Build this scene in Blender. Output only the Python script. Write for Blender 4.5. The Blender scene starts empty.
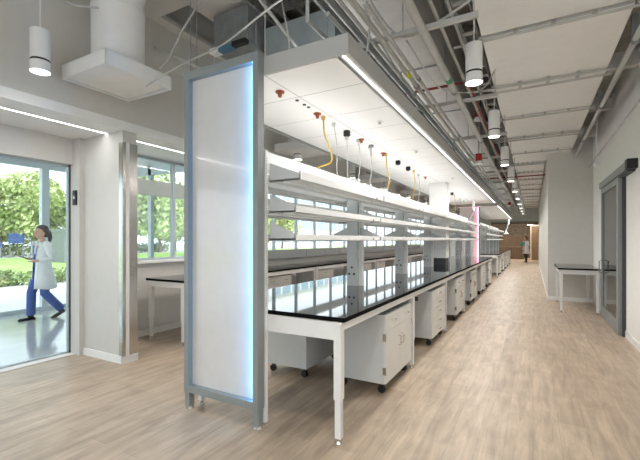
import bpy, math, random
from mathutils import Vector, Matrix
random.seed(7)
S = bpy.context.scene
C = S.collection
PI = math.pi
# ------------------------------------------------------------ camera, sky, sun, exposure
YAW = math.atan(213/383)
cd = bpy.data.cameras.new('camera'); cam = bpy.data.objects.new('camera', cd); C.objects.link(cam)
cam.location = (0, 0, 1.48); cam.rotation_euler = (PI/2, 0, YAW)
cd.sensor_width = 36; cd.lens = 36*383/640; cd.shift_y = 10/640; cd.clip_start = 0.05; cd.clip_end = 400
S.camera = cam
W = bpy.data.worlds.new('sky'); S.world = W; W.use_nodes = True
bg = W.node_tree.nodes['Background']; bg.inputs[0].default_value = (0.93, 0.965, 1.0, 1); bg.inputs[1].default_value = 2.0
sd = bpy.data.lights.new('sun', 'SUN'); sd.energy = 3.2; sd.angle = 0.05; sd.color = (1, .95, .86)
so = bpy.data.objects.new('sun', sd); C.objects.link(so)
so.rotation_euler = Vector((0.55, 0.35, 0.8)).to_track_quat('Z', 'Y').to_euler()
def area(name, loc, sx, sy, power, rot=(0, 0, 0), col=(1, .97, .93)):
    d = bpy.data.lights.new(name, 'AREA'); d.shape = 'RECTANGLE'; d.size = sx; d.size_y = sy; d.energy = power; d.color = col
    o = bpy.data.objects.new(name, d); C.objects.link(o); o.location = loc; o.rotation_euler = rot
    return o
# linear lamps of the canopies and of the window soffit, just under their diffusers
area('canopy_strip_light', (-1.165, 8.7, 2.775), 0.02, 12.2, 75)
# added fill lights over the rack's top shelves, brightening the canopy underside
for ux in (-1.725, -2.195): area('added_shelf_fill', (ux, 8.2, 1.995), 0.2, 11.0, 15, (PI, 0, 0), (1, .99, .98))
# added fill lights above the canopies, no fixtures, brightening the ceiling services
area('added_canopy_fill', (-1.95, 8.7, 3.02), 0.1, 12.0, 45, (PI, 0, 0))
area('added_canopy_fill', (-1.95, 21.5, 3.02), 0.1, 9.8, 35, (PI, 0, 0))
area('canopy_strip_light', (-1.165, 21.5, 2.775), 0.02, 9.8, 75)
area('soffit_strip_light', (-4.6, 0.9, 2.775), 0.04, 3.6, 9)
area('soffit_strip_light', (-4.6, 12, 2.775), 0.04, 17.5, 60)
area('lounge_light', (-1.5, 33, 2.9), 4, 3, 160, col=(1, .85, .65))
S.view_settings.view_transform = 'Standard'; S.view_settings.look = 'None'
S.view_settings.gamma = 1; S.view_settings.use_curve_mapping = False
S.view_settings.exposure = 0.58
S.cycles.use_denoising = True
S.cycles.max_bounces = 10; S.cycles.diffuse_bounces = 6; S.cycles.transparent_max_bounces = 24
S.cycles.sample_clamp_indirect = 6

# ------------------------------------------------------------ materials
def mat(name, col, rough=.5, metal=0, ior=1.45, noise=0, nscale=8, emit=None, es=0, coat=0, bump=0, stretch=None):
    m = bpy.data.materials.new(name); m.use_nodes = True; nt = m.node_tree; b = nt.nodes['Principled BSDF']
    c = (*col, 1)
    b.inputs['Base Color'].default_value = c; b.inputs['Roughness'].default_value = rough
    b.inputs['Metallic'].default_value = metal; b.inputs['IOR'].default_value = ior
    b.inputs['Coat Weight'].default_value = coat
    if emit: b.inputs['Emission Color'].default_value = (*emit, 1); b.inputs['Emission Strength'].default_value = es
    tc = nt.nodes.new('ShaderNodeTexCoord'); n = nt.nodes.new('ShaderNodeTexNoise'); n.inputs['Scale'].default_value = nscale
    n.inputs['Detail'].default_value = 4
    if stretch:
        mp = nt.nodes.new('ShaderNodeMapping'); mp.inputs['Scale'].default_value = stretch
        nt.links.new(tc.outputs['Object'], mp.inputs[0]); nt.links.new(mp.outputs[0], n.inputs['Vector'])
    else: nt.links.new(tc.outputs['Object'], n.inputs['Vector'])
    k = noise if noise else .02
    r = nt.nodes.new('ShaderNodeValToRGB'); e = r.color_ramp.elements
    e[0].position = .3; e[1].position = .7
    e[0].color = (*[max(0, x*(1-k)) for x in col], 1); e[1].color = (*[min(1, x*(1+k)) for x in col], 1)
    nt.links.new(n.outputs['Fac'], r.inputs[0]); nt.links.new(r.outputs[0], b.inputs['Base Color'])
    if bump:
        bp = nt.nodes.new('ShaderNodeBump'); bp.inputs['Strength'].default_value = bump; bp.inputs['Distance'].default_value = .01
        nt.links.new(n.outputs['Fac'], bp.inputs['Height']); nt.links.new(bp.outputs[0], b.inputs['Normal'])
    return m
def glass_mat(name, tint=(.93, .97, .98), refl=.12, rough=.0):
    m = bpy.data.materials.new(name); m.use_nodes = True; nt = m.node_tree; nt.nodes.clear()
    o = nt.nodes.new('ShaderNodeOutputMaterial'); mx = nt.nodes.new('ShaderNodeMixShader')
    t = nt.nodes.new('ShaderNodeBsdfTransparent'); t.inputs[0].default_value = (*tint, 1)
    g = nt.nodes.new('ShaderNodeBsdfGlossy'); g.inputs['Roughness'].default_value = rough
    f = nt.nodes.new('ShaderNodeLayerWeight'); f.inputs['Blend'].default_value = refl
    p = nt.nodes.new('ShaderNodeMath'); p.operation = 'POWER'; p.inputs[1].default_value = 4
    q = nt.nodes.new('ShaderNodeMath'); q.operation = 'MULTIPLY_ADD'; q.inputs[1].default_value = refl*4; q.inputs[2].default_value = refl*.3
    f.inputs['Blend'].default_value = .5; nt.links.new(f.outputs['Facing'], p.inputs[0]); nt.links.new(p.outputs[0], q.inputs[0]); nt.links.new(q.outputs[0], mx.inputs[0])
    nt.links.new(t.outputs[0], mx.inputs[1]); nt.links.new(g.outputs[0], mx.inputs[2])
    nt.links.new(mx.outputs[0], o.inputs[0]); return m
def plank_mat():
    m = bpy.data.materials.new('plank_floor'); m.use_nodes = True; nt = m.node_tree; L = nt.links.new; N = nt.nodes.new
    b = nt.nodes['Principled BSDF']; tc = N('ShaderNodeTexCoord')
    mp = N('ShaderNodeMapping'); mp.inputs['Rotation'].default_value = (0, 0, PI/2); L(tc.outputs['Object'], mp.inputs[0])
    br = N('ShaderNodeTexBrick'); br.inputs['Scale'].default_value = 1; br.inputs['Brick Width'].default_value = 1.22
    br.inputs['Row Height'].default_value = .18; br.inputs['Mortar Size'].default_value = .0012; br.offset = .37
    br.inputs['Color1'].default_value = (.435, .345, .26, 1); br.inputs['Color2'].default_value = (.51, .415, .32, 1)
    br.inputs['Mortar'].default_value = (.30, .24, .185, 1); br.inputs['Bias'].default_value = 0
    L(mp.outputs[0], br.inputs['Vector'])
    mp2 = N('ShaderNodeMapping'); mp2.inputs['Scale'].default_value = (9, 1.1, 1); L(tc.outputs['Object'], mp2.inputs[0])
    n = N('ShaderNodeTexNoise'); n.inputs['Scale'].default_value = 1.6; n.inputs['Detail'].default_value = 7; n.inputs['Roughness'].default_value = .62
    n.inputs['Distortion'].default_value = .6
    L(mp2.outputs[0], n.inputs['Vector'])
    r = N('ShaderNodeValToRGB'); e = r.color_ramp.elements; e[0].position = .33; e[0].color = (.70, .68, .66, 1); e[1].position = .68; e[1].color = (1.12, 1.12, 1.12, 1)
    L(n.outputs['Fac'], r.inputs[0])
    mx = N('ShaderNodeMix'); mx.data_type = 'RGBA'; mx.blend_type = 'MULTIPLY'; mx.inputs['Factor'].default_value = .95
    L(br.outputs['Color'], mx.inputs['A']); L(r.outputs[0], mx.inputs['B'])
    n2 = N('ShaderNodeTexNoise'); n2.inputs['Scale'].default_value = 4; n2.inputs['Detail'].default_value = 3; L(tc.outputs['Object'], n2.inputs['Vector'])
    r2 = N('ShaderNodeValToRGB'); e = r2.color_ramp.elements; e[0].position = .3; e[0].color = (.88, .87, .86, 1); e[1].position = .7; e[1].color = (1.05, 1.05, 1.05, 1)
    L(n2.outputs['Fac'], r2.inputs[0])
    m2 = N('ShaderNodeMix'); m2.data_type = 'RGBA'; m2.blend_type = 'MULTIPLY'; m2.inputs['Factor'].default_value = 1
    L(mx.outputs['Result'], m2.inputs['A']); L(r2.outputs[0], m2.inputs['B'])
    L(m2.outputs['Result'], b.inputs['Base Color']); b.inputs['Roughness'].default_value = .42
    return m
def tile_mat(name, col, sx, sy, line, off=(0, 0, 0), width=.006):
    m = bpy.data.materials.new(name); m.use_nodes = True; nt = m.node_tree; L = nt.links.new; N = nt.nodes.new
    b = nt.nodes['Principled BSDF']; tc = N('ShaderNodeTexCoord'); mp = N('ShaderNodeMapping'); mp.inputs['Location'].default_value = off
    L(tc.outputs['Object'], mp.inputs[0])
    br = N('ShaderNodeTexBrick'); br.inputs['Scale'].default_value = 1; br.offset = 0; br.inputs['Brick Width'].default_value = sx
    br.inputs['Row Height'].default_value = sy; br.inputs['Mortar Size'].default_value = width; br.inputs['Mortar Smooth'].default_value = 0
    br.inputs['Color1'].default_value = (*col, 1); br.inputs['Color2'].default_value = (*[c*.98 for c in col], 1); br.inputs['Mortar'].default_value = (*line, 1)
    L(mp.outputs[0], br.inputs['Vector']); L(br.outputs['Color'], b.inputs['Base Color']); b.inputs['Roughness'].default_value = .6
    return m
def leaf_mat(name, a, b_):
    m = bpy.data.materials.new(name); m.use_nodes = True; nt = m.node_tree; L = nt.links.new; N = nt.nodes.new
    b = nt.nodes['Principled BSDF']; g = N('ShaderNodeTexCoord'); n = N('ShaderNodeTexNoise'); n.inputs['Scale'].default_value = 1.3; n.inputs['Detail'].default_value = 6
    L(g.outputs['Object'], n.inputs['Vector']); r = N('ShaderNodeValToRGB'); e = r.color_ramp.elements
    e[0].position = .35; e[1].position = .65; e[0].color = (*a, 1); e[1].color = (*b_, 1); L(n.outputs['Fac'], r.inputs[0]); L(r.outputs[0], b.inputs['Base Color'])
    b.inputs['Roughness'].default_value = .6
    return m
M = dict(
    floor=plank_mat(), concrete=mat('polished_concrete', (.42, .43, .44), .12, noise=.1, nscale=1.2, ior=1.6),
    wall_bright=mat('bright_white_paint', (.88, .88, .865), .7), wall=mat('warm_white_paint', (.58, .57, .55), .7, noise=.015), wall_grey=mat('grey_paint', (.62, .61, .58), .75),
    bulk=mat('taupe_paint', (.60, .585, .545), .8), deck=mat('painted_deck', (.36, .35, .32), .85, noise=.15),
    white=mat('white_paint', (.80, .80, .79), .45), white_gloss=mat('white_powder_coat', (.78, .78, .775), .35),
    shelf=mat('shelf_enamel', (.84, .85, .85), .35), bracket=mat('grey_enamel', (.56, .58, .585), .4),
    alu=mat('silver_grey_frame', (.25, .275, .275), .45), alu_blue=mat('blue_grey_aluminium', (.42, .49, .52), .4),
    steel=mat('brushed_steel', (.55, .53, .50), .22, metal=1, noise=.1, nscale=3, stretch=(20, 20, .5)),
    epoxy=mat('black_epoxy', (.012, .014, .016), .04, ior=1.6, noise=.2), epoxy_edge=mat('black_edge', (.006, .006, .006), .8, ior=1.15),
    black=mat('black_rubber', (.012, .012, .012), .5), dark=mat('dark_grey', (.05, .05, .055), .5),
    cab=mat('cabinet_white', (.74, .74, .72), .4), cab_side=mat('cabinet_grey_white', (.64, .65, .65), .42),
    pipe=mat('painted_pipe', (.47, .47, .45), .5, noise=.08), pipe_dark=mat('galvanised_steel', (.25, .265, .27), .45, metal=.3, noise=.15),
    duct=mat('painted_duct', (.44, .43, .41), .7, noise=.06), duct_blue=mat('blue_grey_duct', (.30, .345, .35), .5, noise=.15, nscale=3),
    acoustic=mat('acoustic_white', (.80, .79, .765), .9), red=mat('signal_red', (.38, .015, .02), .4), redpipe=mat('red_pipe', (.25, .04, .04), .5),
    copper=mat('copper_fitting', (.36, .10, .05), .4, metal=.4), brass=mat('brass_fitting', (.6, .42, .15), .3, metal=.8),
    yellow=mat('yellow_hose', (.60, .42, .07), .4), grey=mat('mid_grey', (.22, .225, .23), .5), cable=mat('white_cable', (.55, .55, .54), .5),
    raceway=mat('grey_raceway', (.24, .25, .25), .4), wood=mat('brown_wood', (.12, .085, .06), .5, noise=.35, nscale=2, stretch=(4, 4, .4)),
    tan=mat('tan_panel', (.30, .22, .15), .6, noise=.1), concrete_path=mat('pale_path', (.62, .59, .56), .9, noise=.06, nscale=2),
    grass=leaf_mat('grass_green', (.20, .34, .06), (.36, .50, .13)), leaf=leaf_mat('tree_leaves', (.27, .35, .10), (.70, .72, .38)),
    leaf2=leaf_mat('shrub_leaves', (.12, .20, .05), (.36, .40, .16)), bark=mat('bark', (.16, .12, .09), .9, noise=.3),
    skin=mat('skin', (.66, .40, .29), .5), hair=mat('dark_brown_hair', (.022, .012, .009), .45), coat=mat('white_cotton', (.86, .86, .86), .8, noise=.03, nscale=5),
    scrubs=mat('blue_scrubs', (.03, .09, .33), .8, noise=.1), shoe=mat('black_leather', (.015, .015, .018), .4),
    trousers=mat('black_trousers', (.02, .02, .022), .8), teal=mat('teal_cloth', (.03, .30, .28), .7), blue=mat('blue_cloth', (.04, .08, .24), .7),
    glass=glass_mat('clear_glass'), glass_door=glass_mat('door_glass', (.42, .44, .43), .25, .05),
    lamp=mat('lamp_white', (.8, .8, .8), .5, emit=(1, .97, .92), es=9), strip=mat('strip_diffuser', (.8, .8, .8), .5, emit=(1, .98, .95), es=4),
    led_blue=mat('blue_led', (.1, .3, .6), .5, emit=(.09, .45, 1), es=17), led_pink=mat('pink_led', (.6, .2, .4), .5, emit=(1, .3, .5), es=14),
    glow=mat('warm_cove_light', (.8, .7, .6), .5, emit=(1, .85, .65), es=2.2),
    acrylic=mat('milky_glass', (.66, .645, .63), .16, ior=1.5, coat=.3),
    underside=tile_mat('white_ceiling_tile', (.92, .92, .91), 1.56, .63, (.5, .5, .49), (0.31, .10, 0), .005),
    yellow_tag=mat('yellow_tag', (.6, .6, .03), .5), green_tag=mat('green_tag', (.03, .25, .10), .5),
    duct_teal=mat('muted_blue', (.08, .20, .30), .5), fascia=mat('fascia_grey', (.45, .45, .44), .5), alu_light=mat('pale_aluminium', (.60, .67, .70), .4), transom=mat('grey_green_band', (.42, .46, .44), .6),
    building=mat('pale_render', (.80, .82, .84), .8), window_blue=mat('window_blue_grey', (.30, .42, .52), .2), tan2=mat('tan_textured', (.42, .33, .25), .8, noise=.25, nscale=6),
)
# ------------------------------------------------------------ helpers
class MB:
    def __init__(s): s.v = []; s.f = []
    def add(s, vs, fs):
        n = len(s.v); s.v += [tuple(v) for v in vs]; s.f += [tuple(i+n for i in f) for f in fs]; return s
    def box(s, x0, x1, y0, y1, z0, z1):
        return s.add([(x0,y0,z0),(x1,y0,z0),(x1,y1,z0),(x0,y1,z0),(x0,y0,z1),(x1,y0,z1),(x1,y1,z1),(x0,y1,z1)],
                     [(0,3,2,1),(4,5,6,7),(0,1,5,4),(1,2,6,5),(2,3,7,6),(3,0,4,7)])
    def prism(s, prof, axis, a0, a1):           # prof: 2D points, extruded along axis
        n = len(prof); vs = []
        for a in (a0, a1):
            for p, q in prof:
                vs.append({'x': (a, p, q), 'y': (p, a, q), 'z': (p, q, a)}[axis])
        return s.add(vs, [tuple(range(n)), tuple(range(2*n-1, n-1, -1))] + [(i, (i+1) % n, (i+1) % n+n, i+n) for i in range(n)])
    def tube(s, pts, r, n=8, cap=True):         # r: number or list
        pts = [Vector(p) for p in pts]; rs = r if isinstance(r, (list, tuple)) else [r]*len(pts)
        vs = []; up0 = None
        for i, p in enumerate(pts):
            t = (pts[min(i+1, len(pts)-1)] - pts[max(i-1, 0)]).normalized()
            if up0 is None: up0 = Vector((0, 0, 1)) if abs(t.z) < .9 else Vector((1, 0, 0))
            a = t.cross(up0)
            if a.length < 1e-4: a = t.cross(Vector((0, 1, 0)))
            a.normalize(); b = a.cross(t).normalized(); up0 = b
            for k in range(n):
                w = 2*PI*k/n; vs.append(p + (a*math.cos(w) + b*math.sin(w))*rs[i])
        fs = [(i*n+k, i*n+(k+1) % n, (i+1)*n+(k+1) % n, (i+1)*n+k) for i in range(len(pts)-1) for k in range(n)]
        if cap: fs += [tuple(range(n-1, -1, -1)), tuple((len(pts)-1)*n+k for k in range(n))]
        return s.add(vs, fs)
    def loft(s, rings, n=16, cap=True):         # rings: (centre, rx, ry[, tilt matrix]) horizontal ellipses
        vs = []
        for (c, rx, ry) in rings:
            for k in range(n):
                w = 2*PI*k/n; vs.append((c[0]+rx*math.cos(w), c[1]+ry*math.sin(w), c[2]))
        m = len(rings)
        fs = [(i*n+k, i*n+(k+1) % n, (i+1)*n+(k+1) % n, (i+1)*n+k) for i in range(m-1) for k in range(n)]
        if cap: fs += [tuple(range(n-1, -1, -1)), tuple((m-1)*n+k for k in range(n))]
        return s.add(vs, fs)
    def ball(s, c, rx, ry, rz, n=12, m=8):
        return s.loft([((c[0], c[1], c[2]-rz*math.cos(PI*i/m)), max(.0005, rx*math.sin(PI*i/m)), max(.0005, ry*math.sin(PI*i/m))) for i in range(m+1)], n)
    def build(s, name, m, parent=None, smooth=False, bevel=0, label=None):
        me = bpy.data.meshes.new(name); me.from_pydata(s.v, [], s.f); me.update()
        o = bpy.data.objects.new(name, me); C.objects.link(o); me.materials.append(m)
        if parent is not None: o.parent = parent
        if smooth:
            for p in me.polygons: p.use_smooth = True
            me.set_sharp_from_angle(angle=math.radians(40))
        if bevel:
            b = o.modifiers.new('bevel', 'BEVEL'); b.width = bevel; b.segments = 2; b.limit_method = 'ANGLE'; b.harden_normals = False
        if label: o['label'] = label
        return o
def B(*a): return MB().box(*a)
def tag(o, label, cat, group=None, kind=None):
    if label: o['label'] = label
    if cat: o['category'] = cat
    if group: o['group'] = group
    if kind: o['kind'] = kind
    return o
def thing(name, label, cat, loc=(0, 0, 0), rz=0, group=None):
    o = bpy.data.objects.new(name, None); C.objects.link(o); o.location = loc; o.rotation_euler = (0, 0, rz); o.empty_display_size = .1
    return tag(o, label, cat, group)
KIDS = {}
def copy_tree(o, parent=None):
    c = o.copy(); C.objects.link(c)
    if parent is not None: c.parent = parent
    for ch in [x for x in C.objects if x.parent == o]: copy_tree(ch, c)
    return c
def dup(o, loc, label, rz=None, group=None):
    c = copy_tree(o); c.location = loc; c['label'] = label
    if rz is not None: c.rotation_euler = (0, 0, rz)
    if group: c['group'] = group
    return c
def struct(name, mb, m, **k):
    o = mb.build(name, m, **k); o['kind'] = 'structure'; return o
ORD = ['first', 'second', 'third', 'fourth', 'fifth', 'sixth', 'seventh', 'eighth', 'ninth', 'tenth', 'eleventh', 'twelfth', 'thirteenth', 'fourteenth', 'fifteenth', 'sixteenth', 'seventeenth', 'eighteenth', 'nineteenth', 'twentieth']
WX = -5.25      # window wall
RX = 1.24        # right wall
LEV = 2.79      # low soffit and canopy underside

# ------------------------------------------------------------ floor, walls, ceiling
struct('floor', B(WX-.1, 3.5, -3.0, 36, -.2, 0), M['floor'])
struct('trim_2', B(WX-.1, WX+.08, -3.0, 2.79, .0, .012), M['white'])
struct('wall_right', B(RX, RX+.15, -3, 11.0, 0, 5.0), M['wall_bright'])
struct('wall_light_blocker', B(WX-.1, -1.6, -3.1, -3.0, 0, 5.0), M['wall_grey'])  # unseen partial wall, added to cut light from the open rear
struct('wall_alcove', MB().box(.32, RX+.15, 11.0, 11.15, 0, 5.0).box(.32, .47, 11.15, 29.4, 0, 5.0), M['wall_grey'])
struct('baseboard_right', MB().box(RX-.012, RX, -3, 7.36, 0, .1).box(RX-.012, RX, 9.18, 11, 0, .1), M['white'])
struct('baseboard_alcove', MB().box(.32, RX-.012, 10.988, 11.0, 0, .1).box(.308, .32, 10.988, 29.4, 0, .1), M['white'])
# plaster ceiling on the left with an access slot, deck above everything
c = MB().box(-4.27, -3.0, -3, 3.25, 4.3, 4.36).box(-4.27, -4.12, 3.25, 4.45, 4.3, 4.36).box(-3.62, -3.0, 3.25, 4.45, 4.3, 4.36).box(-4.27, -3.0, 4.45, 30, 4.3, 4.36)
struct('ceiling_left', c, M['bulk'])
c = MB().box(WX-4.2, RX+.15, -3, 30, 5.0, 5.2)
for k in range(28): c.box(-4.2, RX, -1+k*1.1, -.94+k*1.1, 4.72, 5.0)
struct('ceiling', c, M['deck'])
struct('wall_bulkhead', B(-4.35, -4.27, -3, 30, LEV+.03, 5.0), M['bulk'])
struct('ceiling_soffit', MB().box(WX-.1, -4.625, -3, 30, LEV, LEV+.06).box(-4.575, -4.27, -3, 30, LEV, LEV+.06).box(-4.625, -4.575, 2.85, 3.03, LEV, LEV+.06), M['white'])
struct('trim_3', B(-4.36, -4.24, -3, 30, LEV-.002, LEV+.1), M['white'])
for (a, b_, lab) in ((-3, 2.84, 'long slot light in the soffit running up to the white stub wall'), (3.04, 27.5, 'long slot light in the soffit beyond the white stub wall above window counters')):
    t = thing('slot_light', lab, 'ceiling light', (-4.6, a, LEV), group=None)
    B(-.022, .022, 0, b_-a, .004, .02).build('diffuser', M['strip'], t)
    MB().box(-.025, -.022, 0, b_-a, 0, .05).box(.022, .025, 0, b_-a, 0, .05).build('housing', M['white'], t)
# stub wall with stainless corner guard
struct('wall_stub', B(-5.08, -4.28, 2.85, 3.03, 0, LEV), M['wall'])
struct('baseboard_stub', MB().box(-5.08, -4.268, 2.835, 2.85, 0, .09).box(-4.28, -4.265, 2.835, 3.045, 0, .09), M['white'])
t = thing('corner_guard', 'stainless steel guard with a white stripe wrapping the end of the stub wall', 'wall guard', (-4.275, 2.94, .09))
MB().box(-.07, 0, -.096, -.09, 0, 2.56).box(-.005, .008, -.096, .096, 0, 2.56).build('steel_sheet', M['steel'], t)
B(.008, .014, -.055, -.015, 0, 2.56).build('stripe', M['white'], t, label='white vertical stripe')
# left wall: jamb, header, low wall under windows
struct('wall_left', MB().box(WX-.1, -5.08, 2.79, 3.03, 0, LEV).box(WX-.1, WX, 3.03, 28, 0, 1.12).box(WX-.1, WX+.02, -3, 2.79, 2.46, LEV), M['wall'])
struct('baseboard_left', B(WX, WX+.012, 3.04, 28, 0, .1), M['white'])
struct('trim_1', B(WX-.1, WX+.05, 3.04, 28, 1.12, 1.16), M['white'])
t = thing('wall_ledge', 'shallow white box ledge on low wall beside the stub wall under the windows', 'ledge', (WX, 3.04, 0))
B(.012, .14, .01, .6, .1, .74).build('casing', M['wall'], t); B(.012, .15, .01, .6, .74, .77).build('ledge_top', M['white'], t)
# windows of the long wall, each with its own panes
ys = [3.48+.96*k for k in range(27)]
for i, y in enumerate(ys[:25]):
    y0 = 3.03 if i == 0 else ys[i-1]+.0
    if i == 0: y1 = ys[0]
    else: y1 = ys[i]
    f = MB().box(WX-.09, WX-.03, y1-.03, y1+.03, 1.16, LEV).box(WX-.09, WX-.03, y0+.035, y1-.035, 1.16, 1.2).box(WX-.09, WX-.03, y0+.035, y1-.035, LEV-.04, LEV)
    w = struct('window_%d' % (i+1), f, M['alu_blue'])
    B(WX-.08, WX-.04, y0+.035, y1-.035, 2.19, 2.43).build('transom', M['transom'], w)
    B(WX-.065, WX-.06, y0+.035, y1-.035, 1.2, 2.19).build('pane', M['glass'], w)
    B(WX-.065, WX-.06, y0+.035, y1-.035, 2.43, LEV-.04).build('pane', M['glass'], w)
# sliding glass wall, nearest the camera on the left
f = MB().box(WX-.08, WX-.04, -2.6, 2.79, 2.43, 2.46).box(WX-.08, WX-.04, -2.6, 2.79, .012, .03).box(WX-.08, WX-.04, 2.76, 2.79, .012, 2.46).box(WX-.08, WX-.01, -2.6, -2.5, .012, 2.46)
w = struct('door_1', f, M['alu_blue'])
B(WX-.06, WX-.055, -2.5, 2.76, .03, 2.43).build('pane', M['glass'], w)
B(WX-.039, WX-.03, 2.775, 2.79, .012, 2.46).build('seal', M['dark'], w)
t = thing('card_reader', 'small black card reader on the white jamb beside the glass wall', 'card reader', (-5.165, 2.79, 1.93))
B(-.04, .04, -.02, 0, 0, .19).build('case', M['black'], t, bevel=.004); B(-.012, .012, -.024, -.02, .08, .11).build('indicator', M['white'], t, label='pale square indicator')

# vestibule outside the glass wall
struct('floor_vestibule', B(-9.3, WX-.1, -3, 5.6, -.2, 0), M['concrete'])
struct('ceiling_vestibule', B(-9.3, WX-.1, -3, 5.6, 3.1, 3.3), M['white'])
f = MB().box(-9.10, -8.98, 4.18, 4.32, 0, 3.1).box(-9.1, -9.0, -3, 5.6, 0, .08).box(-9.1, -9.0, -3, 5.6, 2.98, 3.1).box(-9.08, -9.0, .3, .38, 0, 3.1).box(-9.08, -9.0, 5.5, 5.6, 0, 3.1).box(-9.0, WX-.1, 5.52, 5.6, 0, .08).box(-9.0, WX-.1, 5.52, 5.6, 2.9, 3.1).box(-7.4, -7.3, 5.52, 5.6, 0, 3.1)
w = struct('window_40', f, M['alu_light'])
for a, b_ in ((-3, .3), (.38, 4.18), (4.32, 5.5)): B(-9.06, -9.055, a, b_, .08, 2.98).build('pane', M['glass'], w)
for a, b_ in ((-9.0, -7.4), (-7.3, -5.36)): B(a, b_, 5.56, 5.565, .08, 2.9).build('pane', M['glass'], w)

# ------------------------------------------------------------ grounds outside
struct('ground', B(-120, -9.3, -40, 160, -.3, -.15), M['concrete_path'])
struct('ground_side', B(-9.3, -5.36, 5.6, 160, -.3, -.15), M['concrete_path'])
tag(B(-40, -17.2, -30, 150, -.15, -.12).build('lawn', M['grass']), 'bright green mown lawn beyond the shrub strip', 'lawn', kind='stuff')
def leaves(mb, c, rad, n, size):
    for _ in range(n):
        while True:
            p = Vector((random.uniform(-1, 1), random.uniform(-1, 1), random.uniform(-1, 1)))
            if .25 < p.length < 1: break
        p = Vector((c[0]+p.x*rad[0], c[1]+p.y*rad[1], c[2]+p.z*rad[2]))
        a = Vector((random.gauss(0, 1), random.gauss(0, 1), random.gauss(0, 1))).normalized(); b = a.orthogonal().normalized(); s_ = size*random.uniform(.6, 1.3)
        c2 = a.cross(b)
        mb.add([p-b*s_, p-c2*s_*.5, p+b*s_, p+c2*s_*.5], [(0, 1, 2, 3)])
def tree(h, r, n, m, size=.3):
    t = thing('tree', '', 'tree')
    tr = MB().tube([(0, 0, 0), (.1, .05, h*.25), (-.05, .1, h*.5), (.1, 0, h*.8)], [.2, .15, .11, .04], 8)
    for k in range(6):
        a = k*1.1; z = h*(.26+.07*k); tr.tube([(0, 0, z), (math.cos(a)*r*.4, math.sin(a)*r*.4, z+h*.1), (math.cos(a)*r*.7, math.sin(a)*r*.7, z+h*.2)], [.08, .05, .02], 6)
    tr.build('trunk', M['bark'], t, smooth=True)
    cr = MB()
    for k in range(20):
        a = random.uniform(0, 2*PI); rr = random.uniform(0, .62)*r; z = random.uniform(.26, .88)*h
        q = random.uniform(.35, .5)*r
        leaves(cr, (math.cos(a)*rr, math.sin(a)*rr, z), (q, q, q*.8), n//20, size)
    cr.build('crown', m, t); return t
T = [tree(9.0, 4.4, 8400, M['leaf'], .27), tree(8.0, 3.8, 7000, M['leaf'], .25)]
spots = [(-44, 11.5), (-43, 16.5), (-46, 21), (-42, 24.8), (-45, 29), (-42, 33), (-45, 38), (-43, 43), (-44, 49), (-42, 54), (-43, 62), (-30, 21), (-30, 31)]
where = ['at the left edge of the glass wall', 'behind the walking woman', 'just left of the wide facade mullion', 'just right of the wide facade mullion', 'behind the white stub wall', 'seen through the first window', 'seen through the second window', 'hidden partly by the lit panel', 'past the lit panel', 'seen over the far window counter', 'farthest off beyond the windows', 'nearer on the lawn, behind the woman', 'nearer on the lawn, through the first window']
for i, (x, y) in enumerate(spots):
    o = T[i] if i < 2 else copy_tree(T[i % 2])
    o.location = (x, y, -.15); o.rotation_euler = (0, 0, i*1.3); o['label'] = 'light green leafy tree, ' + where[i]; o['group'] = 'trees beyond the lawn'
def shrub(r, n):
    t = MB()
    for k in range(5): leaves(t, (random.uniform(-.4, .4)*r, random.uniform(-.6, .6)*r, .25), (r*.6, r*.6, .3), n//5, .09)
    return t
for i in range(14):
    y = 4.6+i*1.0
    o = shrub(.75, 420).build('shrub', M['leaf2']); o.location = (-16.2+random.uniform(-.2, .2), y, -.15)
    tag(o, 'low green shrub edging the lawn, %s from the near end of its row' % ORD[i], 'shrub', 'low shrubs edging the lawn')
for i, (x, y, z, w) in enumerate(((-41, 17.0, 1.3, .62), (-40.5, 18.6, .7, .7), (-41, 15.4, .9, .5))):
    t = thing('blue_board', ('larger square blue board', 'lower blue board', 'small blue board')[i]+' standing under the trees beyond the lawn', 'board', (x, y, -.12))
    B(-.04, .04, -w, w, z, z+.9-.2*i).build('board', M['blue'], t, bevel=.02)
    for sy in (-1, 1): B(-.03, .03, sy*w*.8-.04, sy*w*.8+.04, 0, z).build('post', M['grey'], t)
struct('ground_street', B(-120, -40, -40, 160, -.15, -.12), M['duct'])
for i in range(9):
    y = 9+i*3.1
    o = MB()
    for k in range(5): leaves(o, (random.uniform(-.3, .3), -1.2+k*.6, .65), (.6, .7, .65), 130, .16)
    o = o.build('hedge', M['leaf2']); o.location = (-44+random.uniform(-.5, .5), y, -.12)
    tag(o, 'green hedge bush across the street under the trees, %s along' % ORD[i], 'hedge', 'hedges across the street')
t = thing('kiosk', 'low grey flat roofed kiosk with dark slot beyond the lawn', 'kiosk', (-30, 16.2, -.12))
B(-1, 1, -1.3, 1.3, 0, 2.2).build('body', M['grey'], t); B(-1.1, 1.15, -1.4, 1.4, 2.2, 2.35).build('roof', M['raceway'], t); B(1.0, 1.01, -.2, 1, 1.6, 1.75).build('slot', M['dark'], t)
t = thing('office_building', 'pale blue glazed office building far off behind the windows', 'building', (-64, 92, -.15))
B(-12, 12, -22, 22, 0, 14).build('facade', M['building'], t); B(-12.5, 12.5, -22.5, 22.5, 14, 14.6).build('roof', M['white'], t)
for fl in range(4):
    for k in range(10): B(12, 12.05, -21+k*4.2, -21+k*4.2+3.4, 1.0+fl*3.4, 3.2+fl*3.4).build('window', M['window_blue'], t)
    for k in range(5): B(-11+k*4.5, -11+k*4.5+3.6, -22.05, -22, 1.0+fl*3.4, 3.2+fl*3.4).build('window', M['window_blue'], t)

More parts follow.
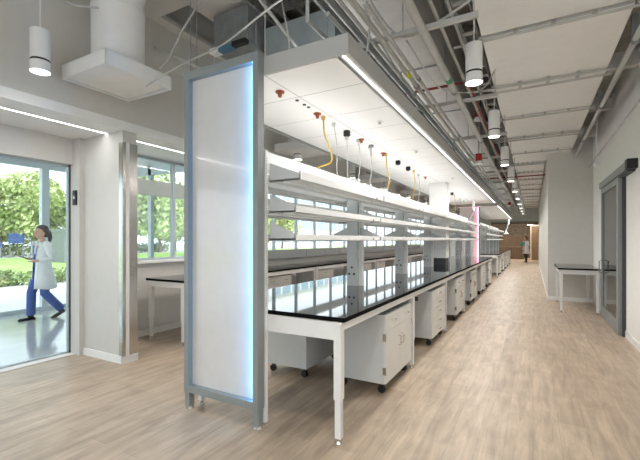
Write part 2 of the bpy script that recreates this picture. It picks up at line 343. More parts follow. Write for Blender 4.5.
# ------------------------------------------------------------ lit end panels
def lit_panel(name_label, loc, led, ledlab):
    t = thing('illuminated_panel', name_label, 'light panel', loc)      # x from -.385 to .385
    w = .4075; h = 2.95; fw = .05
    MB().box(-w, -w+fw, -.04, .04, .15, h).box(w-fw, w, -.04, .04, .15, h).box(-w+fw, w-fw, -.04, .04, h-.07, h).box(-w+fw, w-fw, -.04, .04, .15, .21).build('frame', M['alu'], t, bevel=.003)
    B(-w+fw, w-fw, .012, .03, .21, h-.07).build('milky_glass', M['acrylic'], t)
    MB().add([(w-fw-.001, -.035, .215), (w-fw-.001, -.006, .215), (w-fw-.008, -.006, .215), (w-fw-.008, -.020, .215),
              (w-fw-.001, -.035, h-.075), (w-fw-.001, -.006, h-.075), (w-fw-.008, -.006, h-.075), (w-fw-.008, -.020, h-.075)],
             [(0, 1, 2, 3), (7, 6, 5, 4), (3, 2, 6, 7), (0, 3, 7, 4)]).build('led_strip', led, t, label=ledlab)
    for sx in (-1, 1):
        x = sx*(w-.028)
        l = MB().box(x-.024, x+.024, -.03, .03, .02, .15).build('foot', M['alu'], t)
        MB().tube([(x, 0, 0), (x, 0, .022)], [.036, .028], 12).build('levelling_pad', M['steel'], l)
    return t
lit_panel('tall grey framed white panel glowing blue, closing the nearest bench end', (-2.2725, 2.40, 0), M['led_blue'], 'blue glowing edge light')
lit_panel('distant framed panel glowing pink at the start of the second bench island', (-2.27, 16.5, 0), M['led_pink'], 'pink glowing edge light')

# ------------------------------------------------------------ lab island: bench, rack, cabinets, canopy
def leg(name, parent, x, y, top=.87):
    l = B(x-.03, x+.03, y-.03, y+.03, .32, top+.004).build(name, M['white_gloss'], parent, bevel=.003)
    B(x-.023, x+.023, y-.023, y+.023, .04, .32).build('inner_leg', M['white_gloss'], l)
    MB().tube([(x, y, .015), (x, y, .05)], .009, 8).tube([(x, y, 0), (x, y, .016)], [.024, .018], 10).build('foot', M['steel'], l)
    return l
def black_edge(o):
    o.data.materials.append(M['epoxy_edge'])
    for p in o.data.polygons:
        if p.normal.z < .5: p.material_index = 1
    return o
def island(y0, n, mod, words):
    L = n*mod; x0, x1 = -2.66, -1.19
    t = thing('lab_bench', words+' lab bench island with shiny black worktop and white legs', 'lab bench', (0, y0, 0))
    black_edge(MB().box(x0, x1, .045, L+.06, .882, .915).build('worktop', M['epoxy'], t))
    MB().box(-1.9, x1-.02, .01, .035, .755, .881).box(x0+.03, -2.0, .01, .035, .755, .881).build('end_apron', M['white_gloss'], t)
    MB().box(x1-.035, x1-.012, .0, L+.05, .825, .877).box(x0+.012, x0+.035, 0, L+.05, .825, .877).box(-1.9, x1-.03, L+.01, L+.04, .8, .877).build('side_rail', M['white_gloss'], t)
    for k in range(n+1):
        y = .045+k*mod
        leg('leg', t, x1-.045, y); leg('leg', t, x0+.045, y)
        if k: leg('leg', t, -1.83, y)
    for k in range(1, n): B(-1.5, -1.22, k*mod-.02, k*mod+.02, .80, .825).build('crossbar', M['white_gloss'], t)
    # rack
    r = thing('shelving_rack', words+' white three tier shelving rack standing along the bench middle', 'shelving rack', (0, y0, 0))
    B(-2.02, -1.88, .03, L, 2.10, 2.195).build('top_beam', M['shelf'], r)
    u = MB().box(-1.90, -1.865, .0, .03, .02, 2.2)
    u.build('end_upright', M['shelf'], r, label='slim perforated upright')
    for k in range(30): pass
    for ux in (-1.725, -2.195): B(ux-.11, ux+.11, .2, L-.2, 1.963, 1.99).build('added_fill_housing', M['white'], r)  # slabs added beneath the shelf fill lights, not real lamp casings
    h = MB()
    for k in range(60): h.box(-1.8655, -1.864, .01, .02, .95+k*.02, .958+k*.02)
    h.build('slot_row', M['grey'], r)
    for k in range(1, n+1):
        y = k*mod
        p = B(-2.03, -1.89, y-.03, y+.11, .911, 2.1).build('service_post', M['bracket'], r, bevel=.004)
        if True:
            o = MB()
            for (dx, z, q) in ((-.035, 1.06, .013), (.03, 1.06, .013), (.0, 1.14, .012)):
                o.tube([(-1.96+dx, y-.031, z), (-1.96+dx, y-.042, z)], q, 10)
            o.build('outlets', M['black'], p, label='black round outlets')
            B(-1.889, -1.884, y, y+.07, 1.25, 1.36).build('cover_plate', M['white'], p)
        B(-1.888, -1.84, y+.02, y+.07, .911, 2.15).build('upright', M['shelf'], r)
    for k in range(n):
        a, b = k*mod+.06, (k+1)*mod+.02
        for (z, lip) in ((1.95, .07), (1.70, .05), (1.48, .045)):
            for sd_ in (1, -1):
                xi, xo = (-1.87, -1.58 if z > 1.9 else -1.62) if sd_ == 1 else (-2.05, -2.34 if z > 1.9 else -2.30)
                lo, hi = min(xi, xo), max(xi, xo)
                s_ = MB().box(lo, hi, a, b, z, z+.012).box(xo-.009, xo+.009, a, b, z, z+lip).box(xi-.006, xi+.006, a, b, z, z+lip).box(lo+.12, lo+.14, a, b, z-.012, z)
                o = s_.build('shelf', M['shelf'], r)
                g = MB()
                for yb in (a, b-.006):
                    MB().prism([(xi, z-.005), (xo, z-.005), (xo, z+.05), (xi, z+.155)], 'y', yb, yb+.005).build('bracket', M['bracket'], o)
                if sd_ == 1 and k < 6: B(xo+.0095, xo+.013, (a+b)/2+.7, (a+b)/2+.73, z-.003, z+.02).build('clip', M['grey'], o)
    return t
island(2.46, 6, 1.91, 'nearest')
island(16.6, 5, 1.93, 'far')

def cabinet(kind):
    w, d, h = .88, .55, .66
    t = thing('base_cabinet', '', 'cabinet')                       # front on +x at x=0, y 0..w
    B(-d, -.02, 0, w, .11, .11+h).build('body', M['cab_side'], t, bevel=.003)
    def handle(p, y, z, vert):
        hb = MB()
        if vert: hb.tube([(0, y, z-.05), (.028, y, z-.045), (.028, y, z+.045), (0, y, z+.05)], .005, 6)
        else: hb.tube([(0, y-.05, z), (.028, y-.045, z), (.028, y+.045, z), (0, y+.05, z)], .005, 6)
        hb.build('handle', M['steel'], p)
    if kind == 'door':
        for a, b in ((.004, w/2-.002), (w/2+.002, w-.004)):
            dr = B(-.02, 0, a, b, .11+h-.16, .11+h-.004).build('drawer', M['cab'], t, bevel=.002); handle(dr, (a+b)/2, .11+h-.08, False)
            do = B(-.02, 0, a, b, .114, .11+h-.165).build('door', M['cab'], t, bevel=.002)
            handle(do, b-.05 if a < .1 else a+.05, .45, True)
        for y in (-.003, w-.001):
            for z in (.2, .52): B(-.03, .004, y, y+.004, z, z+.07).build('hinge', M['steel'], t)
    else:
        for k in range(5):
            z0 = .114+k*h/5
            dr = B(-.02, 0, .004, w-.004, z0, z0+h/5-.005).build('drawer', M['cab'], t, bevel=.002)
            handle(dr, w/2, z0+h/10, False)
    for x in (-d+.06, -.08):
        for y in (.08, w-.08):
            cs = MB().box(x-.018, x+.018, y-.02, y+.02, .075, .11).build('caster', M['black'], t)
            MB().tube([(x+.012, y-.016, .036), (x+.012, y+.016, .036)], .036, 14).build('wheel', M['black'], cs, smooth=True)
    return t
CD, CR = cabinet('door'), cabinet('drawer')
used = set()
def place(kind, x, y, rz, lab):
    src = CD if kind == 'door' else CR
    if kind not in used: used.add(kind); o = src
    else: o = copy_tree(src)
    o.location = (x, y, 0); o.rotation_euler = (0, 0, rz); o['label'] = lab; o['group'] = 'mobile cabinets under the benches'
kinds = ['door', 'drawer', 'door', 'door', 'drawer', 'door']
kl = {'door': 'white wheeled cabinet with doors', 'drawer': 'white wheeled cabinet with five drawers'}
for k in range(6):
    y = 3.46+k*1.91
    place(kinds[k], -1.215, y, 0, kl[kinds[k]]+', %s along the aisle side of the near bench' % ORD[k])
    place('door', -2.64, y+.88, PI, 'wheeled cabinet seen from behind, %s on window side of near bench' % ORD[k])
for k in range(5):
    y = 17.6+k*1.93
    place(kinds[(k+1) % 6], -1.215, y, 0, kl[kinds[(k+1) % 6]]+', %s along the aisle side of the far bench' % ORD[k])
# knee-space grommet box on the leg side
t = tag(B(-1.34, -1.22, 4.62, 4.66, .74, .79).build('power_box', M['dark'], bevel=.003), 'small dark power box fixed under the near bench edge', 'power box')

def canopy(y0, y1, words):
    t = thing('canopy', words, 'ceiling canopy', (0, y0, 0)); L = y1-y0; x0, x1 = -2.74, -1.13
    MB().box(x0+.08, x1-.08, .02, L-.02, LEV, LEV+.03).build('ceiling_panels', M['underside'], t)
    MB().box(x1-.02, x1, 0, L, LEV, LEV+.145).box(x0, x0+.02, 0, L, LEV, LEV+.145).box(x0+.02, x1-.02, 0, .02, LEV, LEV+.145).box(x0+.02, x1-.02, L-.02, L, LEV, LEV+.145).build('fascia', M['fascia'], t)
    for x in (x1-.05,):
        l = MB().box(x-.009, x+.009, .02, L-.02, LEV+.01, LEV+.03).build('strip_light', M['strip'], t)
        MB().box(x-.045, x-.011, .02, L-.02, LEV, LEV+.03).box(x+.011, x+.03, .02, L-.02, LEV, LEV+.03).build('strip_housing', M['white'], l)
    B(x0+.02, x1-.02, .02, L-.02, LEV+.13, LEV+.142).build('top_sheet', M['duct_blue'], t)
    k = 0.9
    rods = MB()
    while k < L:
        for x in (x0+.2, x1-.2): MB().tube([(x, k, LEV+.14), (x, k, 5.0)], .006, 6).build('hanger_rod', M['pipe'], t)
        k += 3.8
canopy(2.44, 14.9, 'long white canopy with strip lights hung over the nearest bench island')
canopy(16.0, 26.8, 'farther white canopy hung over the second bench island')
# white riser column standing on the bench
t = thing('riser_column', 'square white riser column on dark base rising from bench to canopy', 'column', (-1.89, 9.07, .911))
B(-.19, .19, -.17, .17, .16, LEV-.911).build('casing', M['white'], t, bevel=.004); B(-.17, .17, -.15, .15, 0, .16).build('base', M['dark'], t, label='dark recessed base')

# fittings and hoses under the near canopy
def fit(kind, y, x=-1.95, lab=''):
    z = LEV
    if kind in ('copper', 'red'):
        t = thing('pipe_fitting', lab, 'pipe fitting', (x, y, z))
        MB().tube([(0, 0, 0), (0, 0, -.012)], .04, 12).build('flange', M['copper'], t); MB().tube([(0, 0, -.012), (0, 0, -.05)], [.022, .016], 10).build('nozzle', M['copper'], t)
    elif kind == 'black':
        t = thing('cord_grip', lab, 'cable outlet', (x, y, z))
        MB().tube([(0, 0, 0), (0, 0, -.01), (0, 0, -.06), (0, 0, -.075)], [.034, .042, .042, .02], 14).build('socket', M['black'], t, smooth=True)
    elif kind == 'hole':
        t = tag(MB().tube([(x, y, z), (x, y, z-.008)], .017, 10).build('cap', M['dark']), lab, 'cap')
    elif kind == 'nozzle':
        t = thing('gas_nozzle', lab, 'gas nozzle', (x, y, z))
        MB().tube([(0, 0, 0), (0, 0, -.03)], .035, 10).build('flange', M['grey'], t); MB().tube([(0, 0, -.03), (0, 0, -.15)], .01, 8).build('stem', M['steel'], t)
    return t
def hose(name, pts, m, lab, cat, r=.009, ball=None):
    t = thing(name, lab, cat)
    P = [Vector(p) for p in pts]; out = []
    for i in range(len(P)-1):
        a, b, c_, d = P[max(i-1, 0)], P[i], P[i+1], P[min(i+2, len(P)-1)]
        for k in range(6):
            u = k/6; out.append(.5*((2*b)+(c_-a)*u+(2*a-5*b+4*c_-d)*u*u+(3*b-a-3*c_+d)*u**3))
    out.append(P[-1])
    MB().tube(out, r, 8).build('tube', m, t, smooth=True)
    MB().tube([P[0]+Vector((0, 0, 0)), P[0]-Vector((0, 0, .035))], .022, 10).build('connector', M['brass'] if m == M['yellow'] else m, t)
    return t
fit('copper', 2.78, lab='copper coloured fitting in canopy underside, the one nearest the lit panel')
for i, y in enumerate((3.03, 3.16, 3.24)): fit('hole', y, -1.93, 'small dark cap in canopy underside, %s of three past the nearest copper fitting' % ORD[i])
fit('red', 3.45, lab='copper fitting right beside the thick looping yellow hose')
hose('gas_hose', [(-1.94, 3.56, LEV), (-1.93, 3.57, 2.6), (-1.88, 3.62, 2.42), (-1.9, 3.66, 2.32), (-1.96, 3.5, 2.24), (-1.97, 3.42, 2.19)], M['yellow'], 'looping yellow hose, the one nearest the lit panel', 'hose')
hose('data_cable', [(-1.95, 3.82, LEV), (-1.93, 3.86, 2.55), (-1.96, 3.92, 2.3), (-1.94, 3.9, 2.19)], M['cable'], 'thin white cable just before the first black cable outlet', 'cable', .006)
fit('black', 4.17, lab='black cable outlet with a straight white drop cable, nearest of the black ones')
hose('drop_cable', [(-1.95, 4.17, LEV-.07), (-1.95, 4.18, 2.5), (-1.95, 4.2, 2.19)], M['cable'], 'straight white cable dropping from the nearest black outlet', 'cable', .006)
fit('red', 4.61, lab='copper fitting between first black outlet and the grey nozzle')
fit('nozzle', 4.96, lab='grey nozzle with a thin stem under the near canopy')
fit('copper', 5.5, -1.97, lab='copper fitting at the head of the second yellow hose')
hose('gas_hose', [(-1.95, 5.56, LEV), (-1.93, 5.56, 2.55), (-1.9, 5.58, 2.4), (-1.94, 5.55, 2.19)], M['yellow'], 'nearly straight yellow hose, second from the lit panel', 'hose')
fit('black', 6.16, lab='bare black outlet past the second yellow hose, nearer of a pair')
fit('black', 6.75, lab='bare black outlet before the third yellow hose, farther of a pair')
hose('gas_hose', [(-1.96, 7.15, LEV), (-1.94, 7.17, 2.5), (-1.98, 7.1, 2.19)], M['yellow'], 'short looking yellow hose before the white riser column', 'hose', .008)
fit('red', 8.0, lab='small copper fitting nearest to the white riser column')
for i, (y, m, nm) in enumerate(((4.6, 'cable', 'white'), (5.0, 'cable', 'white'), (7.6, 'cable', 'white'), (9.9, 'yellow', 'yellow'), (10.6, 'cable', 'white'), (11.6, 'yellow', 'yellow'), (12.6, 'cable', 'white'), (13.3, 'cable', 'white'))):
    hose('drop_cable' if m == 'cable' else 'gas_hose', [(-1.99, y, LEV if y > 5.2 or 1 else 0), (-1.97, y+.03, 2.5), (-2.0, y, 2.19)], M[m], 'slim %s line hanging from near canopy to rack, %s along from the lit panel' % (nm, ORD[i]), 'hose' if m == 'yellow' else 'cable', .006)
for i, y in enumerate((10.3, 11.0)): fit('black', y, lab='black outlet beyond the riser column, %s of two' % ('nearer', 'farther')[i])
for i, (y, x) in enumerate(((4.02, -1.48), (5.6, -1.5), (8.4, -1.48))):
    t = thing('sprinkler_head', 'tiny white sprinkler in canopy underside, %s from the lit panel' % ORD[i], 'sprinkler', (x, y, LEV))
    MB().tube([(0, 0, 0), (0, 0, -.008)], .035, 12).build('plate', M['white'], t); MB().tube([(0, 0, -.008), (0, 0, -.03)], [.012, .02], 8).build('head', M['steel'], t)
# cable clutter on top of the rack beam
for i, (y, x) in enumerate(((4.3, -1.93), (4.75, -1.95), (5.3, -1.92), (6.0, -1.95), (10.2, -1.95), (11.2, -1.92))):
    t = thing('cord_coil', 'pale cord loop on top of the rack beam, %s from the lit panel' % ORD[i], 'cord', (x, y, 2.197))
    MB().tube([(.04*math.cos(a*.5), .09*math.sin(a*.5), .008+.02*abs(math.sin(a))) for a in range(13)], .006, 6).build('loop', M['cable'], t, smooth=True)
    B(-.03, .03, .1, .16, 0, .04).build('plug', M['white'], t)

# fume extraction arms
def arm(loc, lab, s=1, col='white'):
    t = thing('extraction_arm', lab, 'extraction arm', loc)
    MB().tube([(0, 0, 0), (0, 0, -.35), ], .04, 10).build('drop_pipe', M[col], t, smooth=True)
    MB().tube([(0, 0, -.35), (-.12, -.35*s, -.75)], .035, 10).build('lower_arm', M['grey' if col == 'white' else col], t, smooth=True)
    MB().tube([(-.12, -.35*s, -.75), (-.12, -.37*s, -.83), (-.12, -.38*s, -.95)], [.035, .05, .17], 14, cap=False).build('hood', M[col], t, smooth=True)
arm((-1.7, 13.4, LEV), 'white extraction arm with grey elbow hanging at far end of near bench')
arm((-1.3, 26.0, LEV), 'pale extraction arm with cone hood at the very end of the far bench')

# ------------------------------------------------------------ window-side counters
def counter(y, first=None):
    t = thing('side_table', '', 'lab table')
    L = 1.86
    black_edge(B(-5.06, -4.25, 0, L, .878, .91).build('tabletop', M['epoxy'], t))
    MB().box(-5.04, -4.28, .01, .035, .80, .877).box(-4.30, -4.28, .03, L-.03, .80, .877).box(-5.04, -4.28, L-.035, L-.01, .80, .877).build('apron', M['white_gloss'], t)
    for x in (-5.0, -4.31):
        for yy_ in (.05, L-.05): leg('leg', t, x, yy_)
    t.location = (0, y, 0); return t
ct = counter(3.66)
for k in range(10):
    o = ct if k == 0 else copy_tree(ct)
    o.location = (0, 3.74+1.91*k, 0)
    o['label'] = 'black topped white table against the window wall, %s from the stub wall' % ORD[k]; o['group'] = 'tables along the window wall'
for k in range(1, 6):
    y = 3.66+1.91*k
    place('drawer' if k % 2 == 0 else 'door', -4.36, y+.18+(.7 if k == 3 else 0), 0, 'cabinet under the window wall tables, %s from the stub wall' % ORD[k-1])
for k in range(1, 9):
    y = 3.7+1.91*k
    t = thing('power_raceway', 'grey power raceway fixed under window sill, %s from the stub wall' % ORD[k-1], 'raceway', (-5.24, y, 1.09), group='raceways along the window wall')
    B(0, .1, -.9, .99, -.04, .16).build('trunking', M['raceway'], t)
    for j in (-.7, .2, .8):
        B(.1, .104, j-.06, j+.06, .03, .10).build('socket', M['alu'], t); 

# ------------------------------------------------------------ right side: table, door, dome
t = thing('side_table', 'small black topped white table in the alcove beside the sliding door', 'lab table', (0, 0, 0))
black_edge(B(.45, 1.16, 9.2, 10.88, .878, .91).build('tabletop', M['epoxy'], t))
MB().box(.49, 1.12, 9.235, 9.255, .79, .877).box(.485, .505, 9.25, 10.8, .79, .877).box(.49, 1.12, 10.81, 10.83, .79, .877).build('apron', M['white_gloss'], t)
for x in (.505, 1.115):
    for y in (9.27, 10.8): leg('leg', t, x, y)
# sliding door hung in front of the wall
d = struct('door_2', MB().box(1.15, 1.20, 7.42, 7.56, .02, 2.46).box(1.15, 1.20, 9.02, 9.14, .02, 2.46).box(1.15, 1.20, 7.56, 9.02, .02, .22).box(1.15, 1.20, 7.56, 9.02, 2.36, 2.46), M['alu'])
B(1.17, 1.18, 7.56, 9.02, .22, 2.36).build('pane', M['glass_door'], d)
MB().tube([(1.15, 8.95, .85), (1.10, 8.95, .87), (1.10, 8.95, 1.08), (1.15, 8.95, 1.10)], .01, 8).build('door_handle', M['steel'], d)
tr = struct('trim_4', MB().box(1.13, RX, 6.75, 9.2, 2.47, 2.58), M['alu'])
B(1.12, RX, 6.6, 6.75, 2.46, 2.59).build('end_cap', M['black'], tr); B(1.15, RX, 6.75, 7.42, 2.44, 2.47).build('track_shadow_gap', M['dark'], tr)
struct('trim_5', MB().box(1.20, RX, 7.36, 7.44, 0, 2.44).box(1.20, RX, 9.14, 9.18, 0, 2.44), M['dark'])
t = thing('dome_antenna', 'small white ball on thin rod hanging above the sliding door', 'ceiling device', (1.02, 8.6, 2.86))
MB().ball((0, 0, 0), .06, .06, .05, 14, 10).build('ball', M['white'], t, smooth=True); MB().tube([(0, 0, .04), (0, 0, 2.14)], .009, 6).build('rod', M['white'], t)

# ------------------------------------------------------------ ceiling services
# acoustic panels above the aisle
PY = [1.33+k*1.52 for k in range(18)]
ap = None; ap2 = None
for k, y in enumerate(PY):
    L = 1.45
    if ap is not None and y > 10.5 and ap2 is None:
        ap2 = thing('acoustic_panel', '', 'ceiling panel'); B(-.47, .29, 0, L, 3.6, 3.65).build('board', M['acoustic'], ap2, bevel=.004); o = ap2
        for x in (-.3, .2): MB().tube([(x, .7, 3.65), (x, .7, 5.0)], .004, 5).build('hanger_rod', M['pipe_dark'], ap2)
    elif ap is None:
        ap = thing('acoustic_panel', '', 'ceiling panel'); B(-.47, .80, 0, L, 3.6, 3.65).build('board', M['acoustic'], ap, bevel=.004)
        for x in (-.3, .6):
            for yy_ in (.3, 1.2): MB().tube([(x, yy_, 3.65), (x, yy_, 5.0)], .004, 5).build('hanger_rod', M['pipe_dark'], ap)
        o = ap
    else: o = copy_tree(ap2 if ap2 else ap)
    o.location = (0, y, 0); o['label'] = 'white ceiling panel hung over the aisle, %s from the near end' % ORD[k]; o['group'] = 'acoustic panels over the aisle'
    t = thing('conduit_pair', ('pair of painted conduits' if k % 2 else 'painted conduit')+' crossing under aisle panels, %s from the near end' % ORD[k], 'conduit', (0, y-.035, 0), group='conduits crossing the aisle')
    xr = .86 if y < 10.5 else .31
    for dy in ((-.08, .10) if k % 2 else (0,)):
        MB().tube([(-.75, dy, 3.56), (xr, dy, 3.56)], .014, 8).build('conduit', M['pipe'], t, smooth=True)
    for j in range(5): B(-.5+j*.19*xr/.5, -.46+j*.19*xr/.5, -.1 if k % 2 else -.03, .12 if k % 2 else .03, 3.572, 3.6).build('clamp', M['pipe'], t)
t = thing('ceiling_pipe', 'painted pipe running along the right edge of the aisle panels', 'pipe'); MB().tube([(.9, -2, 3.5), (.9, 28, 3.5)], .028, 10).build('pipe', M['pipe'], t, smooth=True)
for k in range(12): MB().box(.87, .93, .5+k*2.2, .54+k*2.2, 3.46, 3.75).build('clamp', M['pipe_dark'], t)
tag(MB().tube([(1.15, -2, 3.2), (1.15, 10.95, 3.2)], .014, 8).build('wall_conduit', M['pipe']), 'thin conduit running high along the right wall towards the alcove', 'conduit')
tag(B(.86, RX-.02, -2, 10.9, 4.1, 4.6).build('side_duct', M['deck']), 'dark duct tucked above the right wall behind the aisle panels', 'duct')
for k in range(5):
    t = tag(B(.81, 1.19, 2.5+k*1.9, 2.62+k*1.9, 3.75, 3.95).build('roof_beam', M['duct']), 'short painted beam between aisle panels and right wall, %s from the near end' % ORD[k], 'beam')
# big duct over bench
t = thing('supply_duct', 'big painted rectangular duct running high beside the aisle panels', 'duct', (0, 0, 0))
for k in range(14):
    B(-1.75, -.98, 1.2+k*1.9, 3.08+k*1.9, 3.72, 4.55).build('duct_section', M['duct'], t)
for k in range(14): MB().box(-1.77, -.96, 3.08+k*1.9, 3.10+k*1.9, 3.70, 4.57).build('flange', M['pipe_dark'], t)
t = thing('branch_duct', 'blue grey rectangular duct lying above the nearest canopy end', 'duct', (0, 0, 0))
B(-2.85, -1.9, 3.75, 7.5, 3.35, 4.05).build('casing', M['duct_blue'], t); MB().box(-2.87, -1.88, 4.9, 4.93, 3.33, 4.07).box(-2.87, -1.88, 6.1, 6.13, 3.33, 4.07).build('flange', M['pipe_dark'], t)
for k in range(3):
    t = thing('branch_duct', 'grey rectangular duct above near canopy, %s beyond the blue grey duct' % ORD[k], 'duct')
    y = 8.2+k*5; B(-2.6, -1.95, y, y+3.6, 3.3, 3.8).build('casing', M['duct_blue'], t); MB().box(-2.62, -1.93, y+1.8, y+1.83, 3.28, 3.82).build('flange', M['pipe_dark'], t)
# air valve box behind the lit panel top
t = thing('air_valve_box', 'grey sheet metal air box hung above the lit panel', 'air handling box', (-3.18, 3.5, 3.80))
B(-.27, .27, 0, .8, 0, .44).build('casing', M['pipe_dark'], t); B(-.24, -.12, -.1, .0, -.07, -.01).build('controller', M['white'], t, label='white controller')
B(-.12, .10, -.08, .0, -.06, -.01).build('blue_bracket', M['duct_teal'], t, label='blue bracket'); B(.10, .30, -.09, -.02, -.05, .0).build('dark_bracket', M['black'], t)
for sx in (-.25, .25): MB().tube([(sx, .1, .44), (sx, .1, 1.2)], .005, 5).build('hanger_rod', M['pipe_dark'], t)
# supply air hoods
def hood():
    t = thing('supply_hood', '', 'air diffuser')
    w = .365
    m = MB()
    m.box(-w, w, -w, -w+.012, 0, .14).box(-w, w, w-.012, w, 0, .14).box(-w, -w+.012, -w, w, 0, .14).box(w-.012, w, -w, w, 0, .14).box(-w, w, -w, w, .13, .14)
    m.build('hood_box', M['white'], t)
    B(-w+.03, w-.03, -w+.03, w-.03, .02, .03).build('perforated_face', M['acoustic'], t)
    mm = MB().tube([(0, 0, .14), (0, 0, .75)], .25, 28)
    mm.build('duct_drop', M['white'], t, smooth=True)
    MB().tube([(0, 0, .75), (0, 0, .92), (.06, .02, 1.08), (.18, .05, 1.19), (.34, .08, 1.24), (.5, .1, 1.25)], .25, 28).build('elbow', M['white'], t, smooth=True)
    MB().tube([(0, 0, .735), (0, 0, .755)], .256, 28).build('seam', M['white'], t, smooth=True)
    return t
HD = hood()
for k, y in enumerate((2.47, 6.1, 9.9, 13.7, 17.5, 21.3)):
    o = HD if k == 0 else copy_tree(HD)
    o.location = (-3.78, y, 3.1); o['label'] = 'white square air hood on round duct, %s from the near end' % ORD[k]; o['group'] = 'supply hoods on the window side'
# cylinder pendants
def pendant():
    t = thing('pendant_light', '', 'pendant light')
    MB().tube([(0, 0, .11), (0, 0, .375)], .078, 24).build('housing', M['white'], t, smooth=True)
    MB().tube([(0, 0, .092), (0, 0, .11)], .0765, 24).build('black_ring', M['black'], t)
    MB().tube([(0, 0, 0), (0, 0, .092)], .078, 24, cap=False).build('lower_shade', M['white'], t, smooth=True)
    MB().tube([(0, 0, .012), (0, 0, .03)], .073, 24).build('lens', M['lamp'], t)
    MB().tube([(0, 0, .37), (0, 0, 2.0)], .006, 6).build('stem', M['white'], t)
    return t
PD = pendant(); first = True
def spot(x, y, z, p):
    d = bpy.data.lights.new('pendant_lamp', 'SPOT'); d.energy = p; d.spot_size = 2.2; d.spot_blend = .8; d.shadow_soft_size = .08; d.color = (1, .95, .88)
    o = bpy.data.objects.new('pendant_lamp', d); C.objects.link(o); o.location = (x, y, z)
AY = [-.8, 1.6, 3.97, 6.18, 8.65, 11.1, 13.55, 16.0, 18.4, 20.8, 23.2, 25.6]
for k, y in enumerate(AY):
    o = PD if first else copy_tree(PD); first = False
    o.location = (-.5, y, 3.0); o['label'] = 'white cylinder pendant over the aisle, %s from the near end' % ORD[k]; o['group'] = 'cylinder pendants over the aisle'
    spot(-.5, y, 2.98, 60)
for k, y in enumerate([1.8, 3.97, 6.15, 8.65, 11.1, 13.55, 16, 18.4]):
    o = copy_tree(PD); o.location = (-3.9 if k else -3.9, y, 3.0); o['label'] = 'white cylinder pendant on the window side, %s from the near end' % ORD[k]; o['group'] = 'cylinder pendants on the window side'
    spot(-3.9, y, 2.98, 60)
for i, (x, y, z, lab) in enumerate(((-.93, 8.1, 2.97, 'nearer lower one beside the aisle pendants'), (-.86, 7.4, 3.62, 'higher one near the second aisle pendant'), (-.95, 19.6, 3.02, 'farthest one above the end of the near canopy'))):
    t = thing('alarm_beacon', 'small red and white ceiling device, '+lab, 'alarm device', (x, y, z))
    B(-.055, .055, -.055, .055, .06, .20).build('red_box', M['red'], t, bevel=.008); MB().tube([(0, 0, 0), (0, 0, .02), (0, 0, .06)], [.07, .075, .06], 16).build('white_lens', M['white'], t, smooth=True)
    MB().tube([(0, 0, .2), (0, 0, 5.0-z)], .012, 6).build('stem', M['pipe'], t)
# pipes and strut trays running along the aisle edge
PI_ = [(-1.08, 3.22, .018, 'pipe'), (-1.15, 3.22, .024, 'pipe'), (-1.23, 3.22, .015, 'pipe'), (-.81, 3.24, .034, 'pipe'), (-.73, 3.42, .018, 'pipe'), (-1.30, 3.24, .026, 'pipe_dark'), (-1.38, 3.22, .018, 'pipe'), (-.63, 3.48, .014, 'pipe'), (-1.47, 3.36, .03, 'pipe_dark'), (-1.56, 3.22, .018, 'pipe')]
for i, (x, z, r, m) in enumerate(PI_):
    t = thing('ceiling_pipe', 'painted service pipe running lengthwise above canopy edge, %s outward from the aisle panels' % ORD[sorted([-q[0] for q in PI_]).index(-x)], 'pipe', group='lengthwise service pipes')
    y0 = 1.2 + (i*37 % 10)*.15 if i % 3 else 2.6
    MB().tube([(x, y0, z+.7), (x, y0, z), (x, 28, z)] if i % 2 else [(x, y0, z), (x, 28, z)], r, 10).build('pipe', M[m], t, smooth=True)
    for k in range(5):
        MB().tube([(x, 4.1+k*2.6+i*.2, z), (x, 4.16+k*2.6+i*.2, z)], r*1.35, 10).build('coupling', M['pipe_dark'], t)
    if i in (1, 3): MB().tube([(x, 3.7+i*.2, z), (x, 3.82+i*.2, z)], r*1.05, 10).build('tag_band', M['yellow_tag' if i == 1 else 'green_tag'], t, label='coloured tag band')
for k in range(13):
    y = 3.28+k*1.95
    t = thing('strut_hanger', 'slotted steel strut carrying ceiling pipes, %s from the near end' % ORD[k], 'strut', (0, y, 3.26), group='strut hangers over the canopy edge')
    m = MB().box(-1.62, -.38, -.02, .02, 0, .008).box(-1.62, -.38, -.02, -.014, .008, .04).box(-1.62, -.38, .014, .02, .008, .04)
    m.build('strut', M['pipe'], t)
    MB().box(-1.0, -.99, -.01, .01, 0, 1.84).box(-.42, -.41, -.01, .01, 0, 1.84).box(-1.58, -1.57, -.01, .01, 0, .56).build('hanger_rod', M['pipe'], t)
t = thing('cable_tray', 'slotted cable tray running lengthwise beside the aisle panels', 'cable tray')
MB().box(-.66, -.655, 1, 28, 3.66, 3.74).box(-.52, -.515, 1, 28, 3.66, 3.74).build('side_rail', M['pipe'], t)
for k in range(60): B(-.655, -.52, 1+k*.3, 1.05+k*.3, 3.665, 3.68).build('rung', M['pipe'], t)
t = thing('red_pipe', 'thin red sprinkler pipe crossing over the aisle beyond the nearest pendants', 'pipe')
MB().tube([(-1.5, 13.2, 3.42), (.35, 13.2, 3.42)], .02, 8).build('pipe', M['redpipe'], t)
t = thing('red_pipe', 'thin red sprinkler pipe running beside the nearest aisle pendant', 'pipe')
MB().tube([(-1.6, 5.2, 3.5), (-.75, 5.2, 3.5), (-.72, 5.3, 3.5), (-.72, 16, 3.5)], .018, 8).build('pipe', M['redpipe'], t)
